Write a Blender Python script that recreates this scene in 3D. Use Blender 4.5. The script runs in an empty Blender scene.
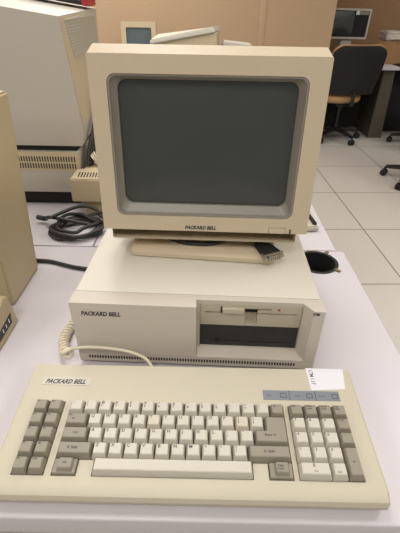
import bpy, bmesh, math, random
from mathutils import Vector, Matrix
random.seed(4)
PI = math.pi
C = bpy.context.scene.collection
sc = bpy.context.scene

# ------------------------------------------------------------ materials
def lin(c):
    return tuple(((v/255)/12.92 if v/255 <= .04045 else ((v/255+.055)/1.055)**2.4) for v in c) + (1,)
def mat(name, rgb, rough=.5, metal=0, var=.04, scale=14, bump=0, bscale=300, spec=.5, coat=0):
    m = bpy.data.materials.new(name); m.use_nodes = True
    nt = m.node_tree; b = nt.nodes['Principled BSDF']
    b.inputs['Roughness'].default_value = rough; b.inputs['Metallic'].default_value = metal
    b.inputs['Specular IOR Level'].default_value = spec
    b.inputs['Coat Weight'].default_value = coat
    tc = nt.nodes.new('ShaderNodeTexCoord')
    n = nt.nodes.new('ShaderNodeTexNoise'); n.inputs['Scale'].default_value = scale; n.inputs['Detail'].default_value = 4
    nt.links.new(tc.outputs['Object'], n.inputs['Vector'])
    mx = nt.nodes.new('ShaderNodeMix'); mx.data_type = 'RGBA'
    c = lin(rgb)
    mx.inputs[6].default_value = tuple(v*(1-var) for v in c[:3])+(1,)
    mx.inputs[7].default_value = tuple(min(1, v*(1+var)) for v in c[:3])+(1,)
    nt.links.new(n.outputs['Fac'], mx.inputs[0]); nt.links.new(mx.outputs[2], b.inputs['Base Color'])
    if bump:
        n2 = nt.nodes.new('ShaderNodeTexNoise'); n2.inputs['Scale'].default_value = bscale
        nt.links.new(tc.outputs['Object'], n2.inputs['Vector'])
        bp = nt.nodes.new('ShaderNodeBump'); bp.inputs['Strength'].default_value = bump; bp.inputs['Distance'].default_value = .001
        nt.links.new(n2.outputs['Fac'], bp.inputs['Height']); nt.links.new(bp.outputs['Normal'], b.inputs['Normal'])
    return m
M = dict(
 desk=mat('white laminate', (200,194,197), .38, var=.015, scale=5),
 deskedge=mat('desk edge band', (206,202,206), .35, var=.01),
 kbd=mat('yellowed beige plastic', (190,182,161), .5, var=.03, scale=9, bump=.15),
 keyw=mat('pale keycap plastic', (196,191,177), .5, var=.015, bump=.1),
 keyy=mat('yellowed keycap plastic', (197,189,169), .5, var=.015, bump=.1),
 keyg=mat('grey keycap plastic', (142,135,119), .5, var=.02, bump=.1),
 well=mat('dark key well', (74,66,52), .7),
 sysc=mat('cream painted steel', (212,206,190), .42, var=.02, scale=6, bump=.12),
 sysf=mat('warm grey front plastic', (200,191,177), .5, var=.02, scale=7, bump=.12),
 flop=mat('drive faceplate plastic', (184,176,154), .45, var=.02),
 mon=mat('aged beige monitor plastic', (203,187,160), .48, var=.03, scale=7, bump=.15),
 monf=mat('grey screen surround plastic', (140,134,122), .4, var=.03),
 glass=mat('dark tube glass', (54,58,56), .3, var=.1, scale=8, spec=.5, coat=.6),
 glass2=mat('grey-blue tube glass', (86,98,100), .25, var=.05, spec=.5, coat=.5),
 black=mat('black plastic', (30,29,28), .45, var=.08),
 blackm=mat('matt black', (22,21,20), .75, var=.08),
 baydk=mat('charcoal blank drive bay', (48,46,44), .5, var=.08, scale=60, bump=.4),
 rubber=mat('black cable rubber', (38,36,34), .42, var=.08),
 ink=mat('dark printed ink', (58,54,58), .6),
 white=mat('white sticker paper', (222,220,224), .5, var=.01),
 blue=mat('blue grey indicator strip', (124,130,136), .35, var=.03),
 blued=mat('dark strip print', (72,76,84), .4),
 metal=mat('nickel plate', (176,168,152), .3, .8, var=.05),
 brass=mat('dull brass tab', (128,112,84), .45, .3),
 cord=mat('cream coiled cord rubber', (222,212,188), .45, var=.02),
 greyw=mat('grey white terminal plastic', (190,183,171), .5, var=.02, scale=5, bump=.1),
 beig2=mat('beige terminal plastic', (196,180,148), .5, var=.03, scale=6),
 leftc=mat('old beige computer plastic', (189,174,140), .5, var=.03, scale=5),
 vent=mat('dark vent slot', (62,57,48), .8),
 tan=mat('tan painted wall', (184,156,124), .85, var=.02, scale=2),
 brown=mat('brown tan far wall', (160,124,90), .85, var=.03, scale=2),
 ceil=mat('ceiling tile white', (225,220,212), .9),
 seat=mat('tan chair fabric', (176,140,96), .9, var=.08, scale=60, bump=.5),
 fabric=mat('black chair mesh fabric', (26,25,25), .85, var=.12, scale=80, bump=.4),
 card=mat('brown cardboard', (165,128,86), .85, var=.05, scale=20),
 plast=mat('crumpled white paper', (206,198,186), .6, var=.05, scale=30),
 legm=mat('grey brown desk leg', (84,76,64), .55, var=.04),
 red=mat('red plastic', (176,46,52), .4),
 redled=mat('dark red lamp plastic', (140,58,44), .35),
 green=mat('green lamp plastic', (60,110,70), .35),
)
def floor_material():
    m = bpy.data.materials.new('raised floor tiles'); m.use_nodes = True
    nt = m.node_tree; b = nt.nodes['Principled BSDF']; b.inputs['Roughness'].default_value = .35
    tc = nt.nodes.new('ShaderNodeTexCoord'); br = nt.nodes.new('ShaderNodeTexBrick')
    br.offset = 0; br.squash = 1
    br.inputs['Scale'].default_value = 1; br.inputs['Brick Width'].default_value = .61; br.inputs['Row Height'].default_value = .61
    br.inputs['Mortar Size'].default_value = .0045; br.inputs['Mortar Smooth'].default_value = .3
    br.inputs['Color1'].default_value = lin((204,197,187)); br.inputs['Color2'].default_value = lin((199,192,182))
    br.inputs['Mortar'].default_value = lin((128,119,106))
    nt.links.new(tc.outputs['Object'], br.inputs['Vector'])
    n = nt.nodes.new('ShaderNodeTexNoise'); n.inputs['Scale'].default_value = 90; n.inputs['Detail'].default_value = 6
    nt.links.new(tc.outputs['Object'], n.inputs['Vector'])
    mx = nt.nodes.new('ShaderNodeMix'); mx.data_type = 'RGBA'; mx.blend_type = 'MULTIPLY'; mx.inputs[0].default_value = .12
    nt.links.new(br.outputs['Color'], mx.inputs[6]); nt.links.new(n.outputs['Color'], mx.inputs[7])
    nt.links.new(mx.outputs[2], b.inputs['Base Color'])
    return m
M['floor'] = floor_material()

# ------------------------------------------------------------ mesh helpers
def obj(name, bm, m, parent=None, loc=None, rot=None, smooth=.7):
    bmesh.ops.recalc_face_normals(bm, faces=bm.faces)
    me = bpy.data.meshes.new(name); bm.to_mesh(me); bm.free()
    for p in me.polygons: p.use_smooth = True
    me.set_sharp_from_angle(angle=smooth)
    me.materials.append(M[m])
    return link(name, me, parent, loc, rot)
def link(name, me, parent=None, loc=None, rot=None):
    o = bpy.data.objects.new(name, me); C.objects.link(o)
    if parent: o.parent = parent
    if loc: o.location = loc
    if rot: o.rotation_euler = rot
    return o
def tag(o, label, cat, group=None):
    o['label'] = label; o['category'] = cat
    if group: o['group'] = group
    return o
def thing(name, label, cat, loc=(0,0,0), rot=(0,0,0), group=None):
    o = bpy.data.objects.new(name, None); C.objects.link(o)
    o.empty_display_size = .05; o.location = loc; o.rotation_euler = rot
    return tag(o, label, cat, group)
def new(): return bmesh.new()
def loft(bm, loops, cap0=True, cap1=True, closed=False):
    vs = [[bm.verts.new(p) for p in L] for L in loops]
    n = len(vs[0])
    pairs = list(zip(vs, vs[1:])) + ([(vs[-1], vs[0])] if closed else [])
    for A, B in pairs:
        for i in range(n):
            j = (i+1) % n
            bm.faces.new((A[i], A[j], B[j], B[i]))
    if cap0 and not closed: bm.faces.new(vs[0][::-1])
    if cap1 and not closed: bm.faces.new(vs[-1])
    return vs
def box(bm, x0, x1, y0, y1, z0, z1, bev=0, seg=2):
    vs = loft(bm, [[(x0,y0,z0),(x1,y0,z0),(x1,y1,z0),(x0,y1,z0)], [(x0,y0,z1),(x1,y0,z1),(x1,y1,z1),(x0,y1,z1)]])
    if bev:
        es = {e for l in vs for v in l for e in v.link_edges}
        bmesh.ops.bevel(bm, geom=list(es), offset=bev, segments=seg, affect='EDGES', profile=.6)
def prism_x(bm, prof, x0, x1, bev=0):      # prof in (y,z)
    vs = loft(bm, [[(x0,y,z) for y,z in prof], [(x1,y,z) for y,z in prof]])
    if bev:
        es = {e for l in vs for v in l for e in v.link_edges}
        bmesh.ops.bevel(bm, geom=list(es), offset=bev, segments=2, affect='EDGES')
def hexa(bm, b, t, bev=0):                  # four bottom, four top points
    vs = loft(bm, [b, t])
    if bev:
        es = {e for l in vs for v in l for e in v.link_edges}
        bmesh.ops.bevel(bm, geom=list(es), offset=bev, segments=2, affect='EDGES')
def cyl(bm, c, r, h, n=24, r2=None, axis='z'):
    r2 = r if r2 is None else r2
    def P(a, rr, t):
        p = (rr*math.cos(a), rr*math.sin(a), t)
        if axis == 'y': p = (p[0], p[2], p[1])
        if axis == 'x': p = (p[2], p[0], p[1])
        return (c[0]+p[0], c[1]+p[1], c[2]+p[2])
    loft(bm, [[P(2*PI*i/n, r, 0) for i in range(n)], [P(2*PI*i/n, r2, h) for i in range(n)]])
def spline(pts, k=8, closed=False):
    P = [Vector(p) for p in pts]; out = []; n = len(P)
    rng = range(n if closed else n-1)
    for i in rng:
        g = (lambda j: P[j % n]) if closed else (lambda j: P[max(0, min(n-1, j))])
        a, b, c, d = g(i-1), g(i), g(i+1), g(i+2)
        for s in range(k):
            t = s/k
            out.append(.5*((2*b)+(c-a)*t+(2*a-5*b+4*c-d)*t*t+(3*b-a-3*c+d)*t**3))
    if not closed: out.append(P[-1])
    return out
def tube(bm, pts, r, n=10, closed=False):
    P = [Vector(p) for p in pts]; N = len(P); loops = []
    T = [(P[(i+1) % N if closed else min(i+1, N-1)]-P[(i-1) % N if closed else max(i-1, 0)]).normalized() for i in range(N)]
    up = Vector((0,0,1)) if abs(T[0].z) < .9 else Vector((1,0,0))
    nx = T[0].cross(up).normalized()
    for i in range(N):
        nx = (nx-T[i]*nx.dot(T[i])).normalized(); ny = T[i].cross(nx)
        rr = r[i] if isinstance(r, (list, tuple)) else r
        loops.append([P[i]+nx*rr*math.cos(2*PI*k/n)+ny*rr*math.sin(2*PI*k/n) for k in range(n)])
    loft(bm, loops, closed=closed)
def rrect(x0, x1, z0, z1, r, y, k=5):
    out = []
    for cx, cz, a0 in ((x1-r, z1-r, 0), (x0+r, z1-r, 90), (x0+r, z0+r, 180), (x1-r, z0+r, 270)):
        for i in range(k+1):
            a = math.radians(a0+90*i/k); out.append((cx+r*math.cos(a), y, cz+r*math.sin(a)))
    return out
def boolean(bm, cut, op='DIFFERENCE'):
    me = bpy.data.meshes.new('t'); bmesh.ops.recalc_face_normals(bm, faces=bm.faces); bm.to_mesh(me); bm.free()
    mc = bpy.data.meshes.new('t'); bmesh.ops.recalc_face_normals(cut, faces=cut.faces); cut.to_mesh(mc); cut.free()
    a = bpy.data.objects.new('t', me); b = bpy.data.objects.new('t', mc); C.objects.link(a); C.objects.link(b)
    md = a.modifiers.new('b', 'BOOLEAN'); md.object = b; md.operation = op; md.solver = 'EXACT'
    dg = bpy.context.evaluated_depsgraph_get(); r = bpy.data.meshes.new_from_object(a.evaluated_get(dg))
    out = new(); out.from_mesh(r)
    for o in (a, b): bpy.data.objects.remove(o)
    for x in (me, mc, r): bpy.data.meshes.remove(x)
    return out
TXT = {}
def text_mesh(body, size, shear=0, bold=0, align='LEFT', sx=1, leading=1.0, m='ink', h=.00008):
    key = (body, size, shear, bold, align, sx, m)
    if key in TXT: return TXT[key]
    cu = bpy.data.curves.new('t', 'FONT'); cu.body = body; cu.size = size; cu.shear = shear; cu.offset = bold
    cu.align_x = align; cu.resolution_u = 2; cu.space_line = leading
    o = bpy.data.objects.new('t', cu); C.objects.link(o)
    dg = bpy.context.evaluated_depsgraph_get(); me = bpy.data.meshes.new_from_object(o.evaluated_get(dg))
    bpy.data.objects.remove(o); bpy.data.curves.remove(cu)
    for v in me.vertices: v.co.x *= sx; v.co.z += h
    me.materials.clear(); me.materials.append(M[m]); me.name = 'legend'
    TXT[key] = me; return me
def struct(o): o['kind'] = 'structure'; return o

# ------------------------------------------------------------ the room
FZ = -.73
bm = new(); box(bm, -9.15, 9.15, -6.1, 7.32, -.05, 0)
fl = struct(obj('floor', bm, 'floor', loc=(1.2333, 2.0666, FZ), rot=(0,0,.0355)))
bm = new(); box(bm, -6, 8, -4, 7.5, 1.97, 2.02); struct(obj('ceiling', bm, 'ceil'))
bm = new(); box(bm, -6, 1.315, 3.93, 4.1, FZ, 1.97, .003)
struct(obj('wall_back', bm, 'tan'))
bm = new(); box(bm, .640, .700, 3.924, 3.9295, FZ, 1.97, .001); struct(obj('trim_1', bm, 'tan'))
bm = new(); box(bm, 1.32, 8, 5.1, 5.2, FZ, 1.97); struct(obj('wall_far', bm, 'brown'))
bm = new(); box(bm, -6.1, -6, -4, 7.5, FZ, 1.97); struct(obj('wall_left', bm, 'tan'))
bm = new(); box(bm, 8, 8.1, -4, 7.5, FZ, 1.97); struct(obj('wall_right', bm, 'brown'))

# ------------------------------------------------------------ desks
GX, GY, GR = .438, .519, .047
t = thing('desk', 'white laminate desk carrying the keyboard and the desktop computer', 'desk', (-.3, .27, FZ))
def to(o_loc, bm):
    bmesh.ops.translate(bm, verts=bm.verts, vec=-Vector(o_loc)); return bm
L0 = t.location
bm = new(); box(bm, -1.05, .5145, -.034, .5705, -.038, 0, .004, 3)
cut = new(); cyl(cut, (GX, GY, -.1), GR, .2, 48)
bm = boolean(bm, cut); obj('tabletop', to(L0, bm), 'desk', t)
for x in (-1.02, .488):
    bm = new(); box(bm, x, x+.024, .02, .54, FZ, -.0385); obj('side_panel', to(L0, bm), 'deskedge', t)
bm = new()
n = 48; R0, R1 = GR-.0006, GR-.006
ring = lambda r, z: [(GX+r*math.cos(2*PI*i/n), GY+r*math.sin(2*PI*i/n), z) for i in range(n)]
loft(bm, [ring(R0,-.03), ring(R0,.0005), ring(R0+.0015,.0015), ring(R1,.0012), ring(R1,-.05), ring(.01,-.052)], cap0=False)
gr = obj('cable_grommet', to(L0, bm), 'blackm', t)
gr['label'] = 'black plastic grommet ring around cable hole'
for a in (52, -43):
    bm = new(); d = Vector((math.cos(math.radians(a)), math.sin(math.radians(a)), 0)); s = Vector((-d.y, d.x, 0)); c = Vector((GX,GY,0))
    b4 = [c+d*(GR-.002)-s*.005, c+d*(GR+.011)-s*.004, c+d*(GR+.011)+s*.004, c+d*(GR-.002)+s*.005]
    hexa(bm, [p+Vector((0,0,.0003)) for p in b4], [p+Vector((0,0,.003)) for p in b4], .0008)
    obj('tab', to(L0, bm), 'brass', gr).parent = gr
def desk2(label, x0, x1, y0, y1, m='desk', z=0, th=.03, panels=True, leg='deskedge', grp=None):
    c = ((x0+x1)/2, (y0+y1)/2, FZ); t = thing('desk', label, 'desk', c, group=grp)
    bm = new(); box(bm, x0, x1, y0, y1, z-th, z, .003); obj('tabletop', to(c, bm), m, t)
    for x in (x0+.03, x1-.06):
        bm = new(); box(bm, x, x+.03, y0+.04, y1-.04, FZ, z-th-.001); obj('side_panel', to(c, bm), leg, t)
    return t
desk2('white desk at the left behind the seam, under the coiled black cable and beige terminal', -1.3, -.0945, .5735, 1.26)
desk2('narrow white desk behind the CRT, to the right of the desk with the coiled cable', -.0915, .4965, .5735, 1.18)
desk2('white desk behind the CRT monitor holding the pale sloping-topped terminal', -.5, .45, 1.85, 2.45)
desk2('white desk against the tan wall holding the small beige-framed monitor', -1.2, .3, 3.1, 3.8)

# ------------------------------------------------------------ keyboard
u = .01905; KT = .1; KZ = .029
kb = thing('computer_keyboard', 'wide beige keyboard with pale and grey keys at the front edge of the white desk', 'keyboard', (0,0,.0006))
def K(a, b, h=0): return Vector((a*u, b*u*math.cos(KT)-h*math.sin(KT), KZ+b*u*math.sin(KT)+h*math.cos(KT)))
nl, nr = .49, .36
xa, xb = -3.76*u, 20.62*u
prof = [(.150,.004),(.157,.008),(.1585,.040),(.1555,.0447),(-.010,.0281),(-.0165,.0265),(-.0205,.0235),(-.023,.018),(-.0225,.012),(-.019,.0045),(-.014,.003)]
bm = new(); vs = loft(bm, [[(xa,y,z) for y,z in prof], [(xb,y,z) for y,z in prof]])
caps = [e for e in bm.edges if len({round(v.co.x,5) for v in e.verts}) == 1]
bmesh.ops.bevel(bm, geom=caps, offset=.003, segments=3, affect='EDGES')
cut = new()
def cutbox(c, a0, a1, b0, b1, d=.006):
    q = [K(a0,b0,-d),K(a1,b0,-d),K(a1,b1,-d),K(a0,b1,-d)]; p = [K(a0,b0,.02),K(a1,b0,.02),K(a1,b1,.02),K(a0,b1,.02)]
    loft(c, [q, p])
e = .03
cutbox(cut, -nl-2-e, -nl+e, -e, 5+e)
cutbox(cut, 15+nr-e, 19+nr+e, -e, 5+e)
bm = boolean(bm, cut)
cut = new(); pl = [(-e,-e),(1.5+e,-e),(1.5+e,1-e),(2.5-e,1-e),(2.5-e,-e),(12.5+e,-e),(12.5+e,1-e),(13.5-e,1-e),(13.5-e,-e),(15+e,-e),(15+e,5+e),(-e,5+e)]
loft(cut, [[K(a,b,-.006) for a,b in pl], [K(a,b,.02) for a,b in pl]])
bm = boolean(bm, cut)
obj('housing', bm, 'kbd', kb, smooth=.5)
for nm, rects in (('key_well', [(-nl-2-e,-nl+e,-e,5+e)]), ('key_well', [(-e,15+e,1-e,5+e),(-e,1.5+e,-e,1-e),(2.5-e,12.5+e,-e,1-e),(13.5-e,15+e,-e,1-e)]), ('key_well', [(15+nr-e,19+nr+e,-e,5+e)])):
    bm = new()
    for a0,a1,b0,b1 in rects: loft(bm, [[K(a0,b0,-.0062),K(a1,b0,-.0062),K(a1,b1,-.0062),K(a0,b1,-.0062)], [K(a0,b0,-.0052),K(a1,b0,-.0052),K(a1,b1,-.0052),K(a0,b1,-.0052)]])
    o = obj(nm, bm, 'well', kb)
KEYM = {}
KH = .0085
def inset_poly(P, l, r, f, k):
    out = []
    cx = (min(p[0] for p in P)+max(p[0] for p in P))/2; cy = (min(p[1] for p in P)+max(p[1] for p in P))/2
    n = len(P)
    for i in range(n):                       # axis-aligned polygon, counter-clockwise: shift each edge inward
        a, b, c = P[i-1], P[i], P[(i+1) % n]
        x, y = b
        for (p, q) in ((a, b), (b, c)):
            dx, dy = q[0]-p[0], q[1]-p[1]
            if abs(dx) > abs(dy): y = b[1]+(f if dx > 0 else -k)
            else: x = b[0]+(-r if dy > 0 else l)
        out.append((x, y))
    return out
def key_mesh(poly, mname, step=None):
    key = (tuple(poly), mname, step)
    if key in KEYM: return KEYM[key]
    g = .03
    P0 = inset_poly(poly, g, g, g, g)
    bm = new()
    def L(P, h): return [(x*u, y*u, h) for x, y in P]
    if step:
        P1 = inset_poly(P0, .03, .03, .05, .03)
        loft(bm, [L(P0,-.004), L(P0,.001), L(P1,.0035)])
        s0, s1 = step
        Q0 = [(s0,-.36),(s1,-.36),(s1,.46),(s0,.46)]; Q1 = inset_poly(Q0, .1, .1, .16, .06)
        loft(bm, [L(Q0,.003), L(Q1,KH)])
    else:
        P1 = inset_poly(P0, .115, .115, .2, .07)
        loft(bm, [L(P0,-.004), L(P0,.0015), L(P1,KH)])
    es = [e for e in bm.edges if max(v.co.z for v in e.verts) > .0012]
    bmesh.ops.bevel(bm, geom=es, offset=.0005, segments=2, affect='EDGES')
    bmesh.ops.recalc_face_normals(bm, faces=bm.faces)
    me = bpy.data.meshes.new('key'); bm.to_mesh(me); bm.free()
    for p in me.polygons: p.use_smooth = True
    me.set_sharp_from_angle(angle=.5); me.materials.append(M[mname]); KEYM[key] = me
    return me
def rect(w, d=1): return [(-w/2,-d/2),(w/2,-d/2),(w/2,d/2),(-w/2,d/2)]
def key(a0, b0, w, text='', m='keyw', d=1, size=.0058, tx=None, ty=None, poly=None, step=None, lead=1.0, label=None):
    c = K(a0+w/2, b0+d/2)
    o = link('key', key_mesh(poly or rect(w, d), m, step), kb, c, (KT,0,0))
    if label: o['label'] = label
    if text:
        x = (-w/2+.21)*u if tx is None else tx*u
        y = (d/2-.13)*u-size*.72 if ty is None else ty*u
        link('legend', text_mesh(text, size, bold=.00012, leading=lead), o, (x, y, KH))
    return o
# function keys
for r in range(5):
    for c in range(2):
        key(-nl-2+c, 4-r, 1, 'F%d' % (r*2+c+1), 'keyg', size=.0036)
sh = ['~','!','@','#','$','%','^','&','*','(',')','_','+','|']; lo = ['`','1','2','3','4','5','6','7','8','9','0','-','=','\\']
for i in range(14): key(i, 4, 1, sh[i]+'\n'+lo[i], size=.0044)
key(14, 4, 1, '←', 'keyg', size=.006)
key(0, 3, 1.5, '⇤\n   ⇥', 'keyg', size=.0046)
for i, ch in enumerate('QWERTYUIOP'): key(1.5+i, 3, 1, ch, 'keyy' if ch == 'T' else 'keyw')
key(11.5, 3, 1, '{\n[', 'keyy', size=.0044); key(12.5, 3, 1, '}\n]', size=.0044)
# L-shaped enter key: upper 1.5 wide, lower 2.25 wide
ep = [(-1.125,-1),(1.125,-1),(1.125,1),(-.375,1),(-.375,0),(-1.125,0)]
key(12.75, 2, 2.25, 'Enter ↵', 'keyg', d=2, poly=ep, size=.0042, tx=-.45, ty=-.42)
key(0, 2, 1.75, 'Ctrl', 'keyg', size=.0038, tx=-.1, ty=-.02)
for i, ch in enumerate('ASDFGHJKL'): key(1.75+i, 2, 1, ch)
key(10.75, 2, 1, ':\n;', size=.0044); key(11.75, 2, 1, '"\n\'', size=.0044)
key(0, 1, 2.25, '⇧ Shift', 'keyg', size=.0044, tx=-.5, ty=-.02)
for i, ch in enumerate('ZXCVBNM'): key(2.25+i, 1, 1, ch)
for i, ch in enumerate(['<\n,','>\n.','?\n/']): key(9.25+i, 1, 1, ch, size=.0044)
key(12.25, 1, 2.75, '⇧ Shift', 'keyg', size=.0044, tx=-.4, ty=-.02)
key(0, 0, 1.5, 'Alt', 'keyg', size=.0038, step=(-.45,.55), tx=-.1, ty=.05)
key(2.5, 0, 10, '', 'keyw', label='long pale space bar')
key(13.5, 0, 1.5, 'Caps\nLock', 'keyg', size=.0036, step=(-.42,.5), tx=-.24, ty=.14)
X = 15+nr
for i, s in enumerate(['Esc','Num\nLock','Scroll\nLock','Sys\nReq']): key(X+i, 4, 1, s, 'keyg', size=.0034)
for r, row in enumerate((['7\nHome','8\n↑','9\nPgUp'],['4\n←','5','6\n→'],['1\nEnd','2\n↓','3\nPgDn'])):
    for i, s in enumerate(row): key(X+i, 3-r, 1, s[0], size=.005)
    for i, s in enumerate(row):
        if len(s) > 2:
            ks = kb.children[-3+i]
            link('legend', text_mesh(s[2:], .0034, bold=.00004), ks, (-.24*u, -.2*u, KH))
key(X+3, 3, 1, 'PrtSc\n  *', 'keyg', size=.0034); key(X+3, 2, 1, '  -', 'keyg', size=.0046)
key(X+3, 0, 1, '+', 'keyg', d=2, size=.006, tx=-.1, ty=-.1)
k0 = key(X, 0, 2, '0', size=.0056, tx=-.15); link('legend', text_mesh('Ins', .0036, bold=.00004), k0, (-.12*u, -.16*u, KH))
k1 = key(X+2, 0, 1, '.', size=.006); link('legend', text_mesh('Del', .0034, bold=.00004), k1, (-.2*u, -.18*u, KH))
# name plate, indicator strip, asset sticker
def plate(name, a0, a1, b0, b1, h, m, parent=kb):
    bm = new(); loft(bm, [[K(a0,b0,-.0002),K(a1,b0,-.0002),K(a1,b1,-.0002),K(a0,b1,-.0002)], [K(a0,b0,h),K(a1,b0,h),K(a1,b1,h),K(a0,b1,h)]])
    return obj(name, bm, m, parent)
bm = new()
# surface of the housing above the key plane
SH = -.0003
npl = plate('name_plate', -2.65, .95, 6.38, 7.05, .0006, 'keyw')
def on_kb(me, a, b, h, name='lettering', parent=kb, rz=0): 
    o = link(name, me, parent, K(a,b,h)); o.rotation_euler = (Matrix.Rotation(KT,3,'X') @ Matrix.Rotation(rz,3,'Z')).to_euler(); return o
on_kb(text_mesh('PACKARD BELL', .0100, shear=.3, bold=.00036, sx=.82), -2.42, 6.50, .0006)
st = plate('indicator_strip', 13.7, 19.27, 5.5, 6.28, .0006, 'blue')
st['label'] = 'blue grey strip for the lock lights'
for a, s in ((13.95,'Num'), (16.0,'Caps'), (17.75,'Scroll')):
    on_kb(text_mesh(s, .0036, bold=.00004, m='blued'), a, 5.8, .0006)
for a in (14.95, 16.85, 18.7):
    bm = new()
    for (p,q,r_,s_) in ((a,a+.45,6.02,6.07),(a,a+.45,5.68,5.73),(a,a+.05,5.68,6.07),(a+.4,a+.45,5.68,6.07)):
        loft(bm, [[K(p,r_,.0005),K(q,r_,.0005),K(q,s_,.0005),K(p,s_,.0005)], [K(p,r_,.0008),K(q,r_,.0008),K(q,s_,.0008),K(p,s_,.0008)]])
    obj('indicator_window', bm, 'blued', kb)
for a in (15.6, 17.5):
    bm = new(); loft(bm, [[K(a,5.5,.0005),K(a+.04,5.5,.0005),K(a+.04,6.28,.0005),K(a,6.28,.0005)], [K(a,5.5,.0008),K(a+.04,5.5,.0008),K(a+.04,6.28,.0008),K(a,6.28,.0008)]])
    obj('divider_line', bm, 'blued', kb)
bm = new(); q = [(17.32,6.35),(19.86,6.5),(20.12,8.27),(17.25,8.3)]
loft(bm, [[K(a,b,-.0003) for a,b in q], [K(a,b,.0005) for a,b in q]])
s = obj('inventory_sticker', bm, 'white', kb); s['label'] = 'white paper sticker at the back right corner'
on_kb(text_mesh('LTM 1.17', .0074, bold=.00018, sx=.85), 17.45, 8.12, .0005, rz=-PI/2+.02)
# feet under the back
for x in (.0, .3):
    bm = new(); box(bm, x, x+.03, .12, .15, 0, .006, .001); obj('foot', bm, 'black', kb)
for x in (-.04, .35):
    bm = new(); box(bm, x, x+.02, -.012, 0, 0, .0045, .001); obj('foot', bm, 'black', kb)

# ------------------------------------------------------------ system unit
su = thing('desktop_computer', 'cream desktop computer case lying flat under the CRT monitor with floppy drive at right', 'computer', (-.0184,.1999,.0006), (0,0,-.0288))
W, H, D = .370, .1266, .40
bm = new(); box(bm, -.0015, W-.001, .030, D, .006, H, .0025); obj('case_cover', bm, 'sysc', su)
bm = new(); box(bm, -.0035, W+.0010, 0, .0295, .0065, H, .0016)
cut = new()
loft(cut, [[(.1845,-.001,.0255),(.3548,-.001,.0255),(.3548,-.001,.16),(.1845,-.001,.16)], [(.1832,.0176,.0318),(.3411,.0176,.0318),(.3411,.0176,.16),(.1832,.0176,.16)]])
bm = boolean(bm, cut)
cut = new(); box(cut, -.01, W+.01, -.01, .0012, .0243, .0250); bm = boolean(bm, cut)
cut = new(); box(cut, .189, .3425, .01, .06, .0322, .1195); bm = boolean(bm, cut)
obj('front_bezel', bm, 'sysf', su, smooth=.5)
bm = new(); box(bm, .012, W-.012, .006, D-.01, 0, .0075); obj('base_plinth', bm, 'blackm', su)
bm = new()
for i in range(77):
    x = .012+i*.0043; box(bm, x, x+.0027, -.0003, .004, .0140, .0198)
obj('vent_slots', bm, 'vent', su)
o = link('lettering', text_mesh('PACKARD BELL', .0108, shear=.22, bold=.0005, sx=.79), su, (.0125, -.0001, .1035), (PI/2,0,0))
bm = new(); box(bm, .3535, .3625, -.0005, .001, .1195, .1235, .0004); pb = obj('power_lamp', bm, 'black', su)
bm = new(); box(bm, .3545, .3580, -.0008, .001, .1203, .1227); obj('lens', bm, 'metal', pb)
# floppy drive faceplate (half height) with slot, finger notch, lever and lamp
yf = .0168
bm = new(); box(bm, .1895, .3420, yf, .045, .0795, .1192, .0006)
cut = new(); box(cut, .197, .3345, yf-.01, yf+.006, .1030, .1058)
bm = boolean(bm, cut)
cut = new(); box(cut, .2575, .2760, yf-.01, yf+.012, .0830, .1135); bm = boolean(bm, cut)
cut = new(); box(cut, .2230, .2760, yf-.01, yf+.005, .1045, .1135); bm = boolean(bm, cut)
fd = obj('floppy_drive', bm, 'flop', su, smooth=.4); fd['label'] = 'beige half-height floppy drive faceplate'
bm = new(); box(bm, .1965, .3350, yf+.0062, yf+.0075, .1025, .1065); obj('slot', bm, 'blackm', fd)
bm = new(); hexa(bm, [(.2235,yf-.0055,.1065),(.2555,yf-.0055,.1065),(.2555,yf+.004,.1045),(.2235,yf+.004,.1045)], [(.2225,yf-.0045,.1150),(.2555,yf-.0045,.1150),(.2555,yf+.004,.1165),(.2225,yf+.004,.1165)], .001)
obj('latch_lever', bm, 'flop', fd)
bm = new(); box(bm, .2555, .297, yf-.0005, yf+.001, .1128, .1136); box(bm, .220, .2226, yf-.0004, yf+.001, .106, .1165); obj('groove', bm, 'vent', fd)
bm = new(); box(bm, .3055, .3092, yf-.0012, yf+.001, .1122, .1146, .0004); l_ = obj('activity_lamp', bm, 'redled', fd); l_['label'] = 'dark red activity lamp'
# blank charcoal bay below
bm = new(); box(bm, .1895, .3420, yf+.004, .045, .0325, .0790, .0006)
cut = new(); box(cut, .206, .335, yf, yf+.008, .0425, .0437); bm = boolean(bm, cut)
bd = obj('drive_bay_cover', bm, 'baydk', su, smooth=.4); bd['label'] = 'charcoal drive front below the beige one'
bm = new(); box(bm, .2130, .2215, yf+.0015, yf+.006, .0400, .0470, .0008); obj('catch', bm, 'black', bd)

# ------------------------------------------------------------ CRT monitor
mo = thing('crt_monitor', 'large beige CRT monitor with dark blank screen standing on the desktop computer', 'monitor', (.0092,.3286,.1802), (-.0895,0,-.0243))
W, H = .3340, .2575
o0 = rrect(.0255, .3065, .0255, .2325, .012, 0); hole = o0
def orect(ins, y, x0=0, x1=W, z0=0, z1=H, r=.0025): return rrect(x0+ins, x1-ins, z0+ins, z1-ins, r, y)
bm = new()
back = rrect(.004, W-.004, .003, H+.0085, .004, .052)
topb = rrect(.0, W, .0, H, .0025, .0008)
mid = []
for (x, y, z) in rrect(.0006, W-.0006, .0006, H, .003, 0): mid.append((x, y, z))
ch = []                      # chamfer ring: only the top leans back
for (x, y, z) in rrect(0, W, 0, H, .003, 0):
    if z > H/2: ch.append((W/2+(x-W/2)*.962, .013, z+.0105))
    else: ch.append((x, .002, z))
inner = rrect(.0262, .3058, .0262, .2318, .0115, .004)
loft(bm, [inner, o0, orect(.0008, 0), ch, back, rrect(.02, W-.02, .02, H-.01, .004, .052)], cap0=False, cap1=False)
obj('bezel', bm, 'mon', mo, smooth=.45)
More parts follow.
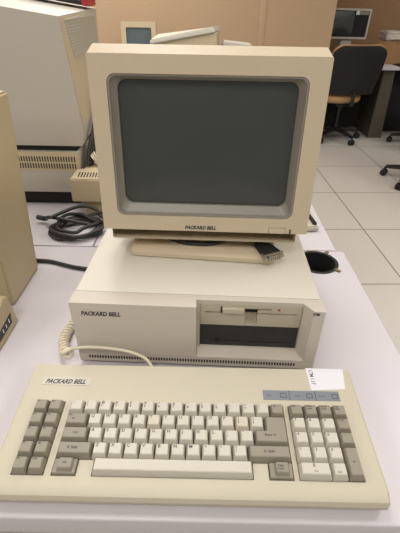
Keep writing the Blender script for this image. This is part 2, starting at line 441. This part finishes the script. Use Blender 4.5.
bm = new()
loft(bm, [rrect(.0250,.3070,.0250,.2330,.012,.012), rrect(.0262,.3058,.0262,.2318,.0115,.0012), rrect(.0285,.3035,.0285,.2300,.011,.0016), rrect(.0300,.3020,.0300,.2290,.011,.0060),
          rrect(.0370,.2960,.0415,.2250,.013,.0140), rrect(.0378,.2952,.0425,.2244,.013,.024)], cap0=False, cap1=False)
obj('screen_surround', bm, 'monf', mo, smooth=.6)
bm = new(); loops = []; cx, cz = (.0378+.2952)/2, (.0425+.2244)/2
base = rrect(.0376,.2954,.0423,.2246,.014, 0, 8)
for k in range(9):
    f = 1-k/9
    loops.append([(cx+(x-cx)*f, .0095+.0055*(f*(x-cx)/.129)**2+.0045*(f*(z-cz)/.091)**2, cz+(z-cz)*f) for x, y, z in base])
loft(bm, loops, cap0=False, cap1=True); g = obj('screen_glass', bm, 'glass', mo, smooth=1.5)
bm = new()
def rb(x0,x1,z0,z1,y): return rrect(x0,x1,z0,z1,.01,y)
loft(bm, [rrect(.0126,.3175,-.0180,.245,.003,.006), rrect(.0126,.3175,-.0180,.245,.003,.075), rb(.02,.31,-.0165,.235,.12), rb(.06,.27,-.008,.18,.27), rb(.065,.265,-.004,.17,.285)], cap0=False)
obj('rear_housing', bm, 'mon', mo)
link('lettering', text_mesh('PACKARD BELL', .0082, shear=.22, bold=.00042, sx=.90), mo, (.1345,-.0001,.0045), (PI/2,0,0))
bm = new(); box(bm, .2712, .2983, -.0001, .001, .0003, .0107); obj('button_gap', bm, 'vent', mo)
bm = new(); box(bm, .2718, .2977, -.0008, .002, .0009, .0101, .0004)
pw = obj('power_button', bm, 'mon', mo)
bm = new(); box(bm, .3045, .3072, -.0007, .002, .0015, .0085, .0003); pl_ = obj('power_lamp', bm, 'black', mo)
bm = new(); box(bm, .3051, .3065, -.0010, .001, .0040, .0062); obj('lens', bm, 'green', pl_)
# swivel foot: slab with a pivot under the housing
inv = mo.matrix_basis.inverted() if False else (Matrix.Translation(mo.location) @ mo.rotation_euler.to_matrix().to_4x4()).inverted()
def in_mon(bm, rz=-.087, org=(.047,.330,.0008)):
    m = inv @ (Matrix.Translation(Vector(org)) @ Matrix.Rotation(rz,4,'Z'))
    bmesh.ops.transform(bm, matrix=m, verts=bm.verts); return bm
bm = new()
def rr2(x0,x1,y0,y1,r,z): return [(p[0], p[2], z) for p in rrect(x0,x1,y0,y1,r,0)]
loft(bm, [rr2(.003,.247,.002,.24,.012,.1272), rr2(0,.250,0,.24,.012,.1290), rr2(0,.250,0,.24,.012,.1365), rr2(.003,.247,.004,.24,.012,.1395), rr2(.008,.242,.022,.235,.012,.1425)])
obj('base', in_mon(bm), 'mon', mo)
bm = new(); cyl(bm, (.125,.125,.1420), .085, .022, 40, .07); obj('swivel', in_mon(bm), 'mon', mo)

# ------------------------------------------------------------ video cable and plug
vc = thing('video_cable', 'black monitor cable with metal-faced plug lying on the monitor base', 'cable', (.28,.34,.1272))
L0 = vc.location
hd = Vector((.42,-.90,-.02)).normalized(); sd = Vector((.90,.42,0)).normalized(); upv = hd.cross(sd)*-1
def frame_pts(c, hw, hh): return [c-sd*hw-upv*hh, c+sd*hw-upv*hh, c+sd*hw+upv*hh, c-sd*hw+upv*hh]
A = Vector((.2705,.3520,.1468)); 
bm = new(); loft(bm, [frame_pts(A, .007,.005), frame_pts(A+hd*.006, .0115,.006), frame_pts(A+hd*.043, .0150,.0065), frame_pts(A+hd*.047,.0155,.0065)])
bmesh.ops.bevel(bm, geom=list(bm.edges), offset=.0012, segments=2, affect='EDGES')
obj('plug_hood', to(L0, bm), 'blackm', vc)
Bp = A+hd*.047
bm = new(); loft(bm, [frame_pts(Bp, .0188,.0062), frame_pts(Bp+hd*.0018, .0188,.0062)])
loft(bm, [frame_pts(Bp+hd*.0018, .0125,.0046), frame_pts(Bp+hd*.0075, .0120,.0042)]); pf = obj('plug_face', to(L0, bm), 'metal', vc)
bm = new()
for s_ in (-1, 1):
    c = Bp+sd*s_*.0158
    tube(bm, [c-hd*.010, c+hd*.007], .0026, 10)
obj('thumb_screw', to(L0, bm), 'metal', vc)
bm = new()
for i in range(5):
    c = Bp+hd*.0070+sd*(-.008+i*.004); tube(bm, [c+upv*.0016, c+upv*.0016+hd*.001], .0009, 6); tube(bm, [c-upv*.0016, c-upv*.0016+hd*.001], .0009, 6)
obj('pin_sockets', to(L0, bm), 'blackm', vc)
bm = new()
pts = [(.2700,.354,.1470),(.262,.380,.149),(.250,.392,.1475),(.225,.372,.147),(.195,.346,.1465),(.160,.343,.1465),(.130,.352,.1465),(.100,.374,.147),(.080,.41,.147)]
tube(bm, spline(pts), .0036); obj('cable', to(L0, bm), 'rubber', vc)
bm = new(); pts = [(.090,.39,.1535),(.120,.366,.1535),(.158,.354,.1535),(.195,.355,.1535),(.235,.372,.154),(.268,.40,.154)]
tube(bm, spline(pts), .0036); obj('cable', to(L0, bm), 'rubber', vc)

# ------------------------------------------------------------ coiled keyboard cord
cc = thing('coiled_cord', 'cream coiled keyboard cord hugging the left front corner of the desktop computer', 'cord', (-.06,.25,0))
L0 = cc.location
path = spline([(-.042,.350,.010),(-.052,.318,.011),(-.0585,.285,.011),(-.062,.252,.011),(-.058,.230,.012),(-.050,.213,.0135)], 12)
def coil(path, R, turns):
    P = [Vector(p) for p in path]; d = [0]
    for a, b in zip(P, P[1:]): d.append(d[-1]+(b-a).length)
    out = []; N = turns*14
    for i in range(N+1):
        s = d[-1]*i/N
        j = max(k for k in range(len(d)) if d[k] <= s+1e-9); j = min(j, len(P)-2)
        f = (s-d[j])/max(1e-9, d[j+1]-d[j]); c = P[j].lerp(P[j+1], min(1, f)); T = (P[j+1]-P[j]).normalized()
        n1 = T.cross(Vector((0,0,1))).normalized(); n2 = T.cross(n1)
        a = 2*PI*turns*i/N
        out.append(c+n1*R*math.cos(a)+n2*R*math.sin(a))
    return out
cp = coil(path, .0068, 20)
bm = new(); tube(bm, cp, .0022, 8); obj('coil', to(L0, bm), 'cord', cc)
bm = new()
rc = Vector((-.0395,.203,.0215)); ru = Vector((0,.50,.866))
ringp = [rc+Vector((1,0,0))*.0072*math.cos(a_)+ru*.0072*math.sin(a_)+Vector((0,-.004,.002))*(a_/6) for a_ in [PI+i*2*PI/10 for i in range(11)]]
lp = [(-.033,.196,.034),(-.020,.1905,.044),(.003,.1895,.0475),(.033,.1880,.047),(.064,.186,.0425),(.088,.180,.035),(.100,.170,.024),(.103,.161,.018)]
tube(bm, spline(ringp[4:]+lp), .0027, 10); obj('straight_lead', to(L0, bm), 'cord', cc)
bm = new(); tube(bm, spline([cp[-1]]+ringp[:6]), .0030, 8); obj('loop', to(L0, bm), 'cord', cc)

# ------------------------------------------------------------ cables at left
cb = thing('cable_bundle', 'black power cable wound in loops on the white desk behind the seam', 'cable', (-.16,.66,0))
L0 = cb.location
bm = new()
random.seed(7)
pts = []
for i in range(44):
    a = i/44*2*PI*4.2+.5; rx = .058+.010*math.sin(i*1.7)+random.uniform(-.004,.004); ry = .046+.010*math.cos(i*1.1)+random.uniform(-.004,.004)
    pts.append((-.150+rx*math.cos(a)*1.0+.006*math.sin(i*.9), .642+ry*math.sin(a), .006+.0056*min(i//10, 4)+.002*math.sin(i)))
pts = [(-.262,.688,.016),(-.240,.680,.016),(-.215,.662,.030)]+pts+[(-.11,.70,.026),(-.085,.710,.024),(-.06,.715,.010)]
tube(bm, spline(pts, 6), .0046, 10); obj('cable', to(L0, bm), 'rubber', cb)
bm = new(); tube(bm, spline([(-.215,.655,.034),(-.170,.700,.040),(-.140,.715,.038),(-.112,.710,.03),(-.098,.70,.016),(-.06,.700,.007)]), .0046, 10); obj('cable', to(L0, bm), 'rubber', cb)
bm = new(); tube(bm, [(-.266,.6895,.016),(-.243,.681,.0165)], .0065, 12); obj('end_plug', to(L0, bm), 'black', cb)
bm = new(); tube(bm, spline([(-.205,.497,.0052),(-.170,.494,.005),(-.139,.483,.005),(-.107,.472,.005),(-.07,.466,.005),(-.03,.470,.005),(-.022,.50,.005),(-.024,.56,.005)]), .0045, 10)
c_ = obj('power_cable', bm, 'rubber'); tag(c_, 'single black cable running from the left beige case to behind the desktop computer', 'cable')

# ------------------------------------------------------------ beige case at far left
lc = thing('beige_computer', 'tall yellowed beige computer case cut off by the left edge', 'computer', (-.30,.42,0.0006))
L0 = Vector((-.30,.42,0))
bm = new(); hexa(bm, [(-.48,.335,0),(-.190,.340,0),(-.190,.474,0),(-.48,.474,0)], [(-.47,.335,.360),(-.182,.345,.357),(-.177,.503,.360),(-.47,.505,.360)], .004); obj('case', to(L0, bm), 'leftc', lc)
bm = new()
prof = [(.222,0),(.305,0),(.297,.004),(.290,.066),(.270,.071),(.222,.030)]
prof = [(.215,.001),(.300,.001),(.290,.066),(.272,.070),(.215,.040)]
pbx = thing('switch_box', 'low beige box with a black switch panel on its side at the left edge', 'device', (-.25,.26,0))
L0 = pbx.location
prism_x(bm, prof, -.40, -.165, .0015); obj('case', to(L0, bm), 'leftc', pbx)
bm = new(); q = [(.2250,.0130),(.2790,.0150),(.2830,.0340),(.2250,.0270)]
loft(bm, [[(-.166,y,z) for y,z in q], [(-.1645,y,z) for y,z in q]]); sp = obj('switch_panel', to(L0, bm), 'black', pbx)
bm = new()
for i in range(3):
    y = .246+i*.012; box(bm, -.1650, -.1638, y, y+.0022, .0185+.0012*i, .026+.0012*i)
obj('switches', to(L0, bm), 'white', sp)
bm = new(); box(bm, -.30, -.176, .274, .286, .066, .078, .002); obj('knob_row', to(L0, bm), 'brass', pbx)

# ------------------------------------------------------------ grey-white terminal on its base unit (back left)
bu = thing('base_unit', 'beige vented base unit on a black plinth under the grey-white terminal', 'computer', (-.40,.95,0))
L0 = bu.location
bm = new(); box(bm, -.68, -.186, .815, 1.14, 0, .040, .002); obj('plinth', to(L0, bm), 'blackm', bu)
bm = new(); box(bm, -.70, -.166, .800, 1.16, .0405, .1565, .003); obj('case', to(L0, bm), 'greyw', bu)
bm = new(); box(bm, -.699, -.1665, .7985, .801, .104, .1555); obj('vent_panel', to(L0, bm), 'beig2', bu)
bm = new()
for r, (z0, z1) in enumerate(((.111,.125),(.130,.144))):
    for i in range(62):
        x = -.62+i*.0072
        if x < -.178: box(bm, x, x+.0034, .7978, .80, z0, z1)
obj('vent_slots', to(L0, bm), 'vent', bu)
te = thing('terminal', 'big grey-white terminal body with ribbed vent face behind the CRT at upper left', 'terminal', (-.40,.95,.1568))
L0 = te.location
bm = new(); box(bm, -.68, -.172, .812, 1.12, .1568, .172); obj('foot', to(L0, bm), 'blackm', te)
def xr(y, z):     # right flank of the terminal: leans in towards the bottom rear
    f = (y-.80)/.37; g = (z-.215)/(.47-.215)
    lo = -.142*(1-f)-.172*f; hi = -.163
    if z >= .215: return lo*(1-g)+hi*g
    return lo-(.215-z)*.25
bm = new()
loft(bm, [[(-.70,.803,.1722),(xr(.80,.1722),.803,.1722),(xr(1.15,.1722),1.15,.1722),(-.70,1.15,.1722)],
          *[[(-.70,.790+.01*k/6,.222+.318*k/6),(xr(.80,.215+.2505*k/6),.790+.01*k/6,.215+.2505*k/6),(xr(1.17,.215+.2635*k/6),1.17,.215+.2635*k/6),(-.70,1.17,.222+.333*k/6)] for k in range(7)]])
es = [e for e in bm.edges if len(e.link_faces) == 2 and e.calc_face_angle(0) > .5]
bmesh.ops.bevel(bm, geom=es, offset=.003, segments=2, affect='EDGES'); obj('body', to(L0, bm), 'greyw', te)
def flank(q, d0, d1):
    return [[(xr(y,z)+d0,y,z) for y,z in q], [(xr(y,z)+d1,y,z) for y,z in q]]
def band(q, d0, d1, n=8):          # q: four (y, z) corners, lower front, lower rear, upper rear, upper front
    (a0, a1), (b0, b1), (c0, c1), (e0, e1) = q; rings = []
    bm = new()
    for k in range(n+1):
        t_ = k/n; f0 = (a0+(e0-a0)*t_, a1+(e1-a1)*t_); f1 = (b0+(c0-b0)*t_, b1+(c1-b1)*t_); row = []
        for j in range(7): row.append((f0[0]+(f1[0]-f0[0])*j/6, f0[1]+(f1[1]-f0[1])*j/6))
        rings.append([(xr(*p)+d1, *p) for p in row]+[(xr(*p)+d0, *p) for p in row[::-1]])
    loft(bm, rings); return bm
obj('side_panel', to(L0, band([(.806,.225),(1.165,.225),(1.165,.474),(.806,.462)], -.003, .0012)), 'beig2', te)
vp = obj('vent_grille', to(L0, band([(.857,.376),(1.150,.383),(1.135,.471),(.835,.458)], -.002, .0026)), 'greyw', te)
vp['label'] = 'ribbed grey vent grille'
bm = new()
for i in range(12):
    z = .381+i*.0068
    y0 = .855-(z-.376)*.24+.004; y1 = 1.146-(z-.383)*.16
    c_b = band([(y0,z),(y1,z+.004),(y1,z+.0070),(y0,z+.003)], .001, .0042, 1); me_ = bpy.data.meshes.new('t'); c_b.to_mesh(me_); c_b.free(); bm.from_mesh(me_); bpy.data.meshes.remove(me_)
obj('ribs', to(L0, bm), 'flop', vp)
rb_ = thing('red_black_case', 'black and red case with a white label on top of the grey-white terminal', 'case', (-.20,1.03,.485))
L0 = rb_.location
def slab(x0, x1, y0, y1, h0, h1, bev=.003):
    zz = lambda x: .4815+.1390*(-.163-x)+.0015
    bm = new(); hexa(bm, [(x0,y0,zz(x0)+h0),(x1,y0,zz(x1)+h0),(x1,y1,zz(x1)+h0+.002),(x0,y1,zz(x0)+h0+.002)], [(x0,y0,zz(x0)+h1),(x1,y0,zz(x1)+h1),(x1,y1,zz(x1)+h1),(x0,y1,zz(x0)+h1)], bev); return bm
obj('case', to(L0, slab(-.34,-.172,1.06,1.155,.001,.05)), 'black', rb_)
obj('end_cap', to(L0, slab(-.174,-.158,1.055,1.158,.000,.052)), 'red', rb_)
obj('paper_label', to(L0, slab(-.192,-.178,1.0585,1.0602,.012,.045,.0002)), 'white', rb_)
# small beige vented device
sd_ = thing('vented_device', 'small beige box with a row of vent slots just left of the CRT', 'device', (-.08,.83,0))
L0 = sd_.location
bm = new(); box(bm, -.150, .06, .745, .795, 0, .046, .003); obj('stand', to(L0, bm), 'beig2', sd_)
bm = new(); hexa(bm, [(-.178,.722,.0465),(.09,.722,.0465),(.09,.795,.0465),(-.178,.795,.0465)], [(-.175,.720,.112),(.09,.720,.112),(.09,.795,.114),(-.175,.795,.114)], .003)
box(bm, -.155, .09, .79, .90, .05, .1135, .003)
obj('case', to(L0, bm), 'beig2', sd_)
bm = new()
for i in range(16):
    x = -.157+i*.0075; loft(bm, [[(x,.734,.1118),(x+.0034,.734,.1118),(x+.0034-.003,.766,.1127),(x-.003,.766,.1127)], [(x,.734,.1129),(x+.0034,.734,.1129),(x+.0034-.003,.766,.1138),(x-.003,.766,.1138)]])
obj('vent_slots', to(L0, bm), 'vent', sd_)
# white curly lead and dark cables behind
bm = new()
pp = coil(spline([(-.130,.822,.128),(-.118,.824,.138),(-.104,.826,.142),(-.088,.828,.142),(-.07,.830,.132)], 8), .016, 14)
tube(bm, pp, .0022, 7); wc = obj('curly_lead', bm, 'cord'); tag(wc, 'white curly lead bunched beside the left edge of the CRT', 'cord')
bm = new()
for k in range(6):
    tube(bm, spline([(-.146+.004*k,.805+.008*k,.1185),(-.145+.004*k,.825+.010*k,.150),(-.139+.004*k,.86+.008*k,.185+.008*k),(-.130+.004*k,.91+.006*k,.23+.01*k),(-.10+.01*k,.95,.22),(-.08+.01*k,.985,.12),(-.07+.012*k,.985,.005)]), .0055, 8)
dc = obj('hanging_cables', bm, 'rubber'); tag(dc, 'dark cables hanging between the grey-white terminal and the CRT', 'cable')

# ------------------------------------------------------------ beige tray right of the CRT
tr = thing('desk_device', 'flat beige device with a black side rail showing right of the CRT base', 'device', (.40,.72,0), (0,0,.0))
L0 = tr.location
bm = new(); hexa(bm, [(.34,.652,.002),(.476,.664,.002),(.476,.80,.002),(.34,.80,.002)], [(.34,.654,.015),(.474,.667,.015),(.474,.80,.015),(.34,.80,.015)], .003); obj('body', to(L0, bm), 'kbd', tr)
bm = new(); hexa(bm, [(.460,.674,.0145),(.472,.674,.0145),(.464,.745,.0145),(.454,.745,.0145)], [(.461,.677,.022),(.471,.677,.022),(.463,.745,.022),(.455,.745,.022)], .002); obj('side_rail', to(L0, bm), 'black', tr)

# ------------------------------------------------------------ things seen over the top of the CRT
wt = thing('pale_terminal', 'pale terminal with a sloping white lid seen just above the CRT', 'terminal', (.05,2.1,0))
L0 = wt.location
bm = new(); hexa(bm, [(-.09,2.0,.0),(.245,2.0,.0),(.25,2.3,.0),(-.09,2.3,.0)], [(-.085,2.005,.328),(.225,2.005,.381),(.240,2.25,.376),(-.08,2.25,.33)], .004); obj('body', to(L0, bm), 'beig2', wt)
bm = new(); hexa(bm, [(-.108,1.99,.322),(.215,1.995,.377),(.25,2.27,.372),(-.10,2.27,.330)], [(-.106,1.992,.344),(.205,1.995,.403),(.245,2.27,.395),(-.098,2.27,.352)], .005); obj('lid', to(L0, bm), 'sysc', wt)
bm = new(); hexa(bm, [(.256,2.02,0),(.43,2.02,0),(.43,2.24,0),(.256,2.24,0)], [(.258,2.03,.335),(.41,2.03,.322),(.41,2.22,.322),(.258,2.22,.335)], .006)
o = obj('equipment_box', bm, 'greyw'); tag(o, 'low pale box to the right of the sloping-lidded terminal', 'box')
def crt_small(label, loc, w, h, d, m, gm, fr=.035, name='monitor', rz=0, cat='monitor', z0=0):
    t = thing(name, label, cat, loc, (0,0,rz))
    bm = new()
    loft(bm, [rrect(-w/2+fr,w/2-fr,z0+fr,z0+h-fr,.012,.012), rrect(-w/2+fr,w/2-fr,z0+fr,z0+h-fr,.012,0), rrect(-w/2,w/2,z0,z0+h,.008,0), rrect(-w/2,w/2,z0,z0+h,.008,.05), rrect(-w/2+.03,w/2-.03,z0+.01,z0+h-.03,.008,.09), rrect(-w/2+.09,w/2-.09,z0+.02,z0+h-.09,.008,d)], cap0=False)
    obj('casing', bm, m, t)
    bm = new(); cx, cz = 0, z0+h/2; base = rrect(-w/2+fr,w/2-fr,z0+fr,z0+h-fr,.012,0)
    loft(bm, [[(cx+(x-cx)*(1-k/6), .011-.008*(1-(1-k/6)**2), cz+(z-cz)*(1-k/6)) for x,y,z in base] for k in range(6)], cap0=False)
    obj('screen_glass', bm, gm, t, smooth=1.5)
    return t
sm = crt_small('small beige-framed monitor with grey screen before the tan wall', (-.385,3.5,0), .285, .315, .3, 'beig2', 'glass2', fr=.038, z0=.052)
bm = new(); box(bm, -.10,.10,.0,.22,0,.0525,.006); obj('foot', bm, 'beig2', sm)

# ------------------------------------------------------------ right background
rd = thing('desk', 'white-topped desk with a grey leg at the right, holding the cardboard box', 'desk', (1.7,4.5,FZ)); L0 = rd.location
bm = new(); box(bm, 1.36, 2.10, 4.12, 4.82, -.03, 0, .003); obj('tabletop', to(L0, bm), 'desk', rd)
bm = new(); hexa(bm, [(2.0,4.26,FZ),(2.15,4.26,FZ),(2.15,4.72,FZ),(2.0,4.72,FZ)], [(1.98,4.20,-.031),(2.095,4.20,-.031),(2.095,4.74,-.031),(1.98,4.74,-.031)], .004); obj('leg', to(L0, bm), 'legm', rd)
bm = new(); box(bm, 1.40, 1.43, 4.2, 4.78, FZ, -.031); obj('leg', to(L0, bm), 'legm', rd)
bm = new(); box(bm, 1.43, 1.985, 4.66, 4.68, FZ+.02, -.031); obj('back_panel', to(L0, bm), 'blackm', rd)
cbn = thing('desk', 'dark desk past the grey leg at the right edge', 'desk', (2.7,4.5,FZ)); L0 = cbn.location
bm = new(); box(bm, 2.17, 3.2, 4.30, 4.9, -.06, -.03, .003); obj('tabletop', to(L0, bm), 'blackm', cbn)
bm = new(); box(bm, 2.20, 3.15, 4.55, 4.58, FZ+.002, -.061); obj('back_panel', to(L0, bm), 'blackm', cbn)
bm = new(); box(bm, 2.18, 2.20, 4.42, 4.88, FZ, -.061); obj('leg', to(L0, bm), 'blackm', cbn)
# monitor with drive panel on a stand
dm = thing('computer_display', 'black-faced display with pale frame beyond the wall at upper right', 'monitor', (1.62,4.47,0)); L0 = (0,0,0)
def fpoly(e, y, dx=0): # slanted outline of the face: narrower at the bottom
    return [(-.235+e,y,.215+e),(.202-e,y,.213+e),(.206-e,y,.476-e),(-.235+e,y,.482-e)]
bm = new(); loft(bm, [fpoly(.018,.02), fpoly(.018,0), fpoly(0,0), fpoly(0,.22), [(x*.8,.34,z*.9+.03) for x,y,z in fpoly(0,0)]], cap0=True); 
obj('casing', bm, 'greyw', dm)
bm = new(); loft(bm, [fpoly(.0185,.0195), fpoly(.0185,.006)]); obj('face', bm, 'blackm', dm)
bm = new(); cx, cz = -.085, .350; base = rrect(-.20,.045,.250,.455,.03,0)
loft(bm, [[(cx+(x-cx)*(1-k/6), .0055-.012*(1-(1-k/6)**2), cz+(z-cz)*(1-k/6)) for x,y,z in base] for k in range(6)], cap0=False); obj('screen_glass', bm, 'glass', dm, smooth=1.5)
bm = new()
for z in (.30,.345,.39): box(bm, .085, .180, .003, .0065, z, z+.004)
obj('drive_slot', bm, 'black', dm)
bm = new(); box(bm, .055,.090,.003,.0065,.425,.458); obj('paper_label', bm, 'white', dm)
bm = new(); box(bm, .095,.182,.003,.0065,.425,.455); obj('button_panel', bm, 'monf', dm)
bm = new(); box(bm, -.04,.07,.04,.20,.02,.215,.004); obj('neck', bm, 'greyw', dm)
bm = new(); box(bm, -.17,.12,-.02,.24,0,.022,.004); obj('foot', bm, 'greyw', dm)
o_ = thing('cardboard_box', 'brown cardboard box on the white-topped desk at the right edge', 'box', (1.97,4.4,.0)); L0 = (0,0,0)
def cbx():
    bm = new(); hexa(bm, [(-.02,.02,.0005),(.10,-.07,.0005),(.30,.06,.0005),(.14,.24,.0005)], [(-.02,.02,.205),(.10,-.07,.205),(.30,.06,.205),(.14,.24,.205)], .003); return bm
tab = obj('carton', cbx(), 'card', o_)
bm = new(); hexa(bm, [(.138,-.049,.185),(.150,-.041,.185),(.150,-.038,.185),(.139,-.045,.185)], [(.138,-.0495,.204),(.150,-.0415,.204),(.150,-.038,.204),(.139,-.045,.204)]); obj('packing_tape', bm, 'brass', o_)
bm = new(); box(bm, .004,.27,-.055,.17,.214,.290,.02)
bmesh.ops.subdivide_edges(bm, edges=bm.edges, cuts=3, use_grid_fill=True)
for v in bm.verts:
    if v.co.z > .21: v.co += Vector((random.uniform(-.006,.006), random.uniform(-.006,.006), random.uniform(-.008,.006)))
o = obj('paper_packet', bm, 'plast', loc=(1.99,4.43,0)); tag(o, 'crumpled white packet on top of the cardboard box', 'packet')
# chairs
def star_base(t, r, ang, m='black'):
    L = []
    for k in range(5):
        a = ang+2*PI*k/5; d = Vector((math.cos(a), math.sin(a), 0)); s = Vector((-d.y, d.x, 0))
        bm = new()
        A0, B0 = d*.03+Vector((0,0,.115)), d*r+Vector((0,0,.078))
        def q(c, w, h): return [c-s*w-Vector((0,0,h)), c+s*w-Vector((0,0,h)), c+s*w+Vector((0,0,h)), c-s*w+Vector((0,0,h))]
        loft(bm, [q(A0,.028,.022), q(d*r*.5+Vector((0,0,.102)),.024,.017), q(B0,.018,.012)]); bmesh.ops.bevel(bm, geom=list(bm.edges), offset=.005, segments=2, affect='EDGES')
        lg = obj('base_leg', bm, m, t)
        bm = new()
        for side in (-1, 1):
            c = d*r+s*side*.016
            ringc = lambda rr, off: [Vector((c.x, c.y, .028))+d*rr*math.cos(2*PI*i/20)+Vector((0,0,1))*rr*math.sin(2*PI*i/20)+s*off for i in range(20)]
            loft(bm, [ringc(.024,-.010), ringc(.028,-.006), ringc(.028,.006), ringc(.024,.010)])
        tube(bm, [d*r+Vector((0,0,.03)), d*r+Vector((0,0,.075))], .008, 8)
        obj('caster', bm, 'blackm', lg)
    bm = new(); cyl(bm, (0,0,.09), .04, .06, 20, .032); cyl(bm, (0,0,.15), .022, .17, 16); cyl(bm, (0,0,.30), .035, .07, 16); obj('column', bm, m, t)
ch = thing('office_chair', 'office chair with black back and tan seat at the far white-topped desk', 'chair', (1.60,4.20,FZ), (0,0,.15))
star_base(ch, .27, math.radians(-72))
bm = new()
loops = []
for z, s_ in ((.40,.72),(.405,.92),(.425,1.0),(.455,1.0),(.478,.93),(.484,.7)):
    loops.append([(-.05+.225*s_*(abs(math.cos(a))**.7)*(1 if math.cos(a) > 0 else -1), .03+.235*s_*(abs(math.sin(a))**.7)*(1 if math.sin(a) > 0 else -1), z) for a in [2*PI*i/36 for i in range(36)]])
loft(bm, loops); obj('seat', bm, 'seat', ch, smooth=1)
bm = new(); box(bm, -.10,.10,-.12,.14,.36,.402,.01); obj('seat_mechanism', bm, 'black', ch)
# curved back
def back_pt(s, v, off):  # s -1..1 across, v 0..1 up
    w = .222+.045*math.sin(min(1, v*1.25)*PI/2) - (.0 if v < .78 else .085*((v-.78)/.22)**3)
    return (s*w, -.215+.05*s*s-.05*v+off, .49+.43*v)
def back_shell(bm, off0, off1, grow=0):
    nS, nV = 16, 28
    g = []
    for off in (off0, off1):
        g.append([[bm.verts.new(Vector(back_pt(-1+2*i/nS, j/nV, off))*1+Vector((grow*.35*(-1+2*i/nS),0,grow*(2*j/nV-1)*(1 if j > nV/2 else 0)))) for i in range(nS+1)] for j in range(nV+1)])
    for q, G in enumerate(g):
        for j in range(nV):
            for i in range(nS): bm.faces.new((G[j][i],G[j][i+1],G[j+1][i+1],G[j+1][i]))
    for j in range(nV):
        for i in (0, nS): bm.faces.new((g[0][j][i],g[0][j+1][i],g[1][j+1][i],g[1][j][i]))
    for i in range(nS):
        for j in (0, nV): bm.faces.new((g[0][j][i],g[0][j][i+1],g[1][j][i+1],g[1][j][i]))
bm = new(); back_shell(bm, -.02, .0); obj('back_shell', bm, 'fabric', ch, smooth=1)
bm = new(); back_shell(bm, .001, .03, .010); bp = obj('backrest_pad', bm, 'seat', ch, smooth=1); bp['label'] = 'tan front pad rimming the black back'
bm = new(); tube(bm, spline([(0,-.10,.385),(0,-.24,.40),(0,-.255,.47),(0,-.262,.53)]), .018, 10); obj('back_post', bm, 'black', ch)
ch2 = thing('office_chair', 'black office chair at the right edge, only its wheeled base showing', 'chair', (1.97,2.92,FZ), (0,0,0))
star_base(ch2, .284, math.radians(144))
bm = new(); loops = []
for z, s_ in ((.40,.8),(.42,1.0),(.46,1.0),(.485,.85)):
    loops.append([(.21*s_*math.cos(2*PI*i/32)+.05, .24*s_*math.sin(2*PI*i/32), z) for i in range(32)])
loft(bm, loops); obj('seat', bm, 'fabric', ch2, smooth=1)
bm = new(); bk = new(); back_shell(bk, -.02,.02); bmesh.ops.rotate(bk, verts=bk.verts, cent=(0,0,0), matrix=Matrix.Rotation(PI/2,3,'Z')); bm.free(); obj('backrest', bk, 'fabric', ch2, smooth=1)
ch3 = thing('office_chair', 'dark chair base tip near the grey desk leg at right edge', 'chair', (2.45,3.98,FZ), (0,0,0))
star_base(ch3, .30, math.radians(153))
bm = new(); loops = []
for z, s_ in ((.40,.8),(.42,1.0),(.46,1.0),(.485,.85)):
    loops.append([(.24*s_*math.cos(2*PI*i/32), .24*s_*math.sin(2*PI*i/32), z) for i in range(32)])
loft(bm, loops); obj('seat', bm, 'fabric', ch3, smooth=1)

# ------------------------------------------------------------ light
w = bpy.data.worlds.new('room air'); sc.world = w; w.use_nodes = True
bg = w.node_tree.nodes['Background']; bg.inputs[0].default_value = lin((232,228,222)); bg.inputs[1].default_value = .52
def panel(x, y, e=34, col=(1,.985,.965)):
    l = bpy.data.lights.new('ceiling or fill light', 'AREA'); l.shape = 'RECTANGLE'; l.size = .6; l.size_y = 1.2; l.energy = e; l.color = col
    o = bpy.data.objects.new('ceiling_or_fill_light', l); C.objects.link(o); o.location = (x, y, 1.95)
for x in (-2.2, -.1, 2.0):
    for y in (-1.2, 1.0): panel(x, y, 28)
panel(-.6, 2.9, 46)
panel(3.6, 1.6, 30)  # unseen fill light, added to brighten the floor on the right
panel(3.2, 3.9, 16)  # weak added fill, lifts the dark background at far right
panel(-2.8, 2.9, 22)

# ------------------------------------------------------------ camera
f_, cx, cy, cz, yaw, pit, rol = 393.3, .1731, -.2458, .4916, -.0065, .5877, .0153
fw = Vector((math.sin(yaw)*math.cos(pit), math.cos(yaw)*math.cos(pit), -math.sin(pit)))
r = Vector((math.cos(yaw), -math.sin(yaw), 0)); up = r.cross(fw)
r2 = r*math.cos(rol)+up*math.sin(rol); u2 = -r*math.sin(rol)+up*math.cos(rol)
cam = bpy.data.cameras.new('camera'); co = bpy.data.objects.new('camera', cam); C.objects.link(co)
co.matrix_world = Matrix(((r2.x,u2.x,-fw.x,cx),(r2.y,u2.y,-fw.y,cy),(r2.z,u2.z,-fw.z,cz),(0,0,0,1)))
cam.sensor_fit = 'HORIZONTAL'; cam.sensor_width = 36; cam.lens = 36*f_/400; cam.clip_start = .02
sc.camera = co
vs_ = sc.view_settings; vs_.view_transform = 'Standard'; vs_.look = 'None'; vs_.gamma = 1; vs_.exposure = -.34; vs_.use_curve_mapping = False
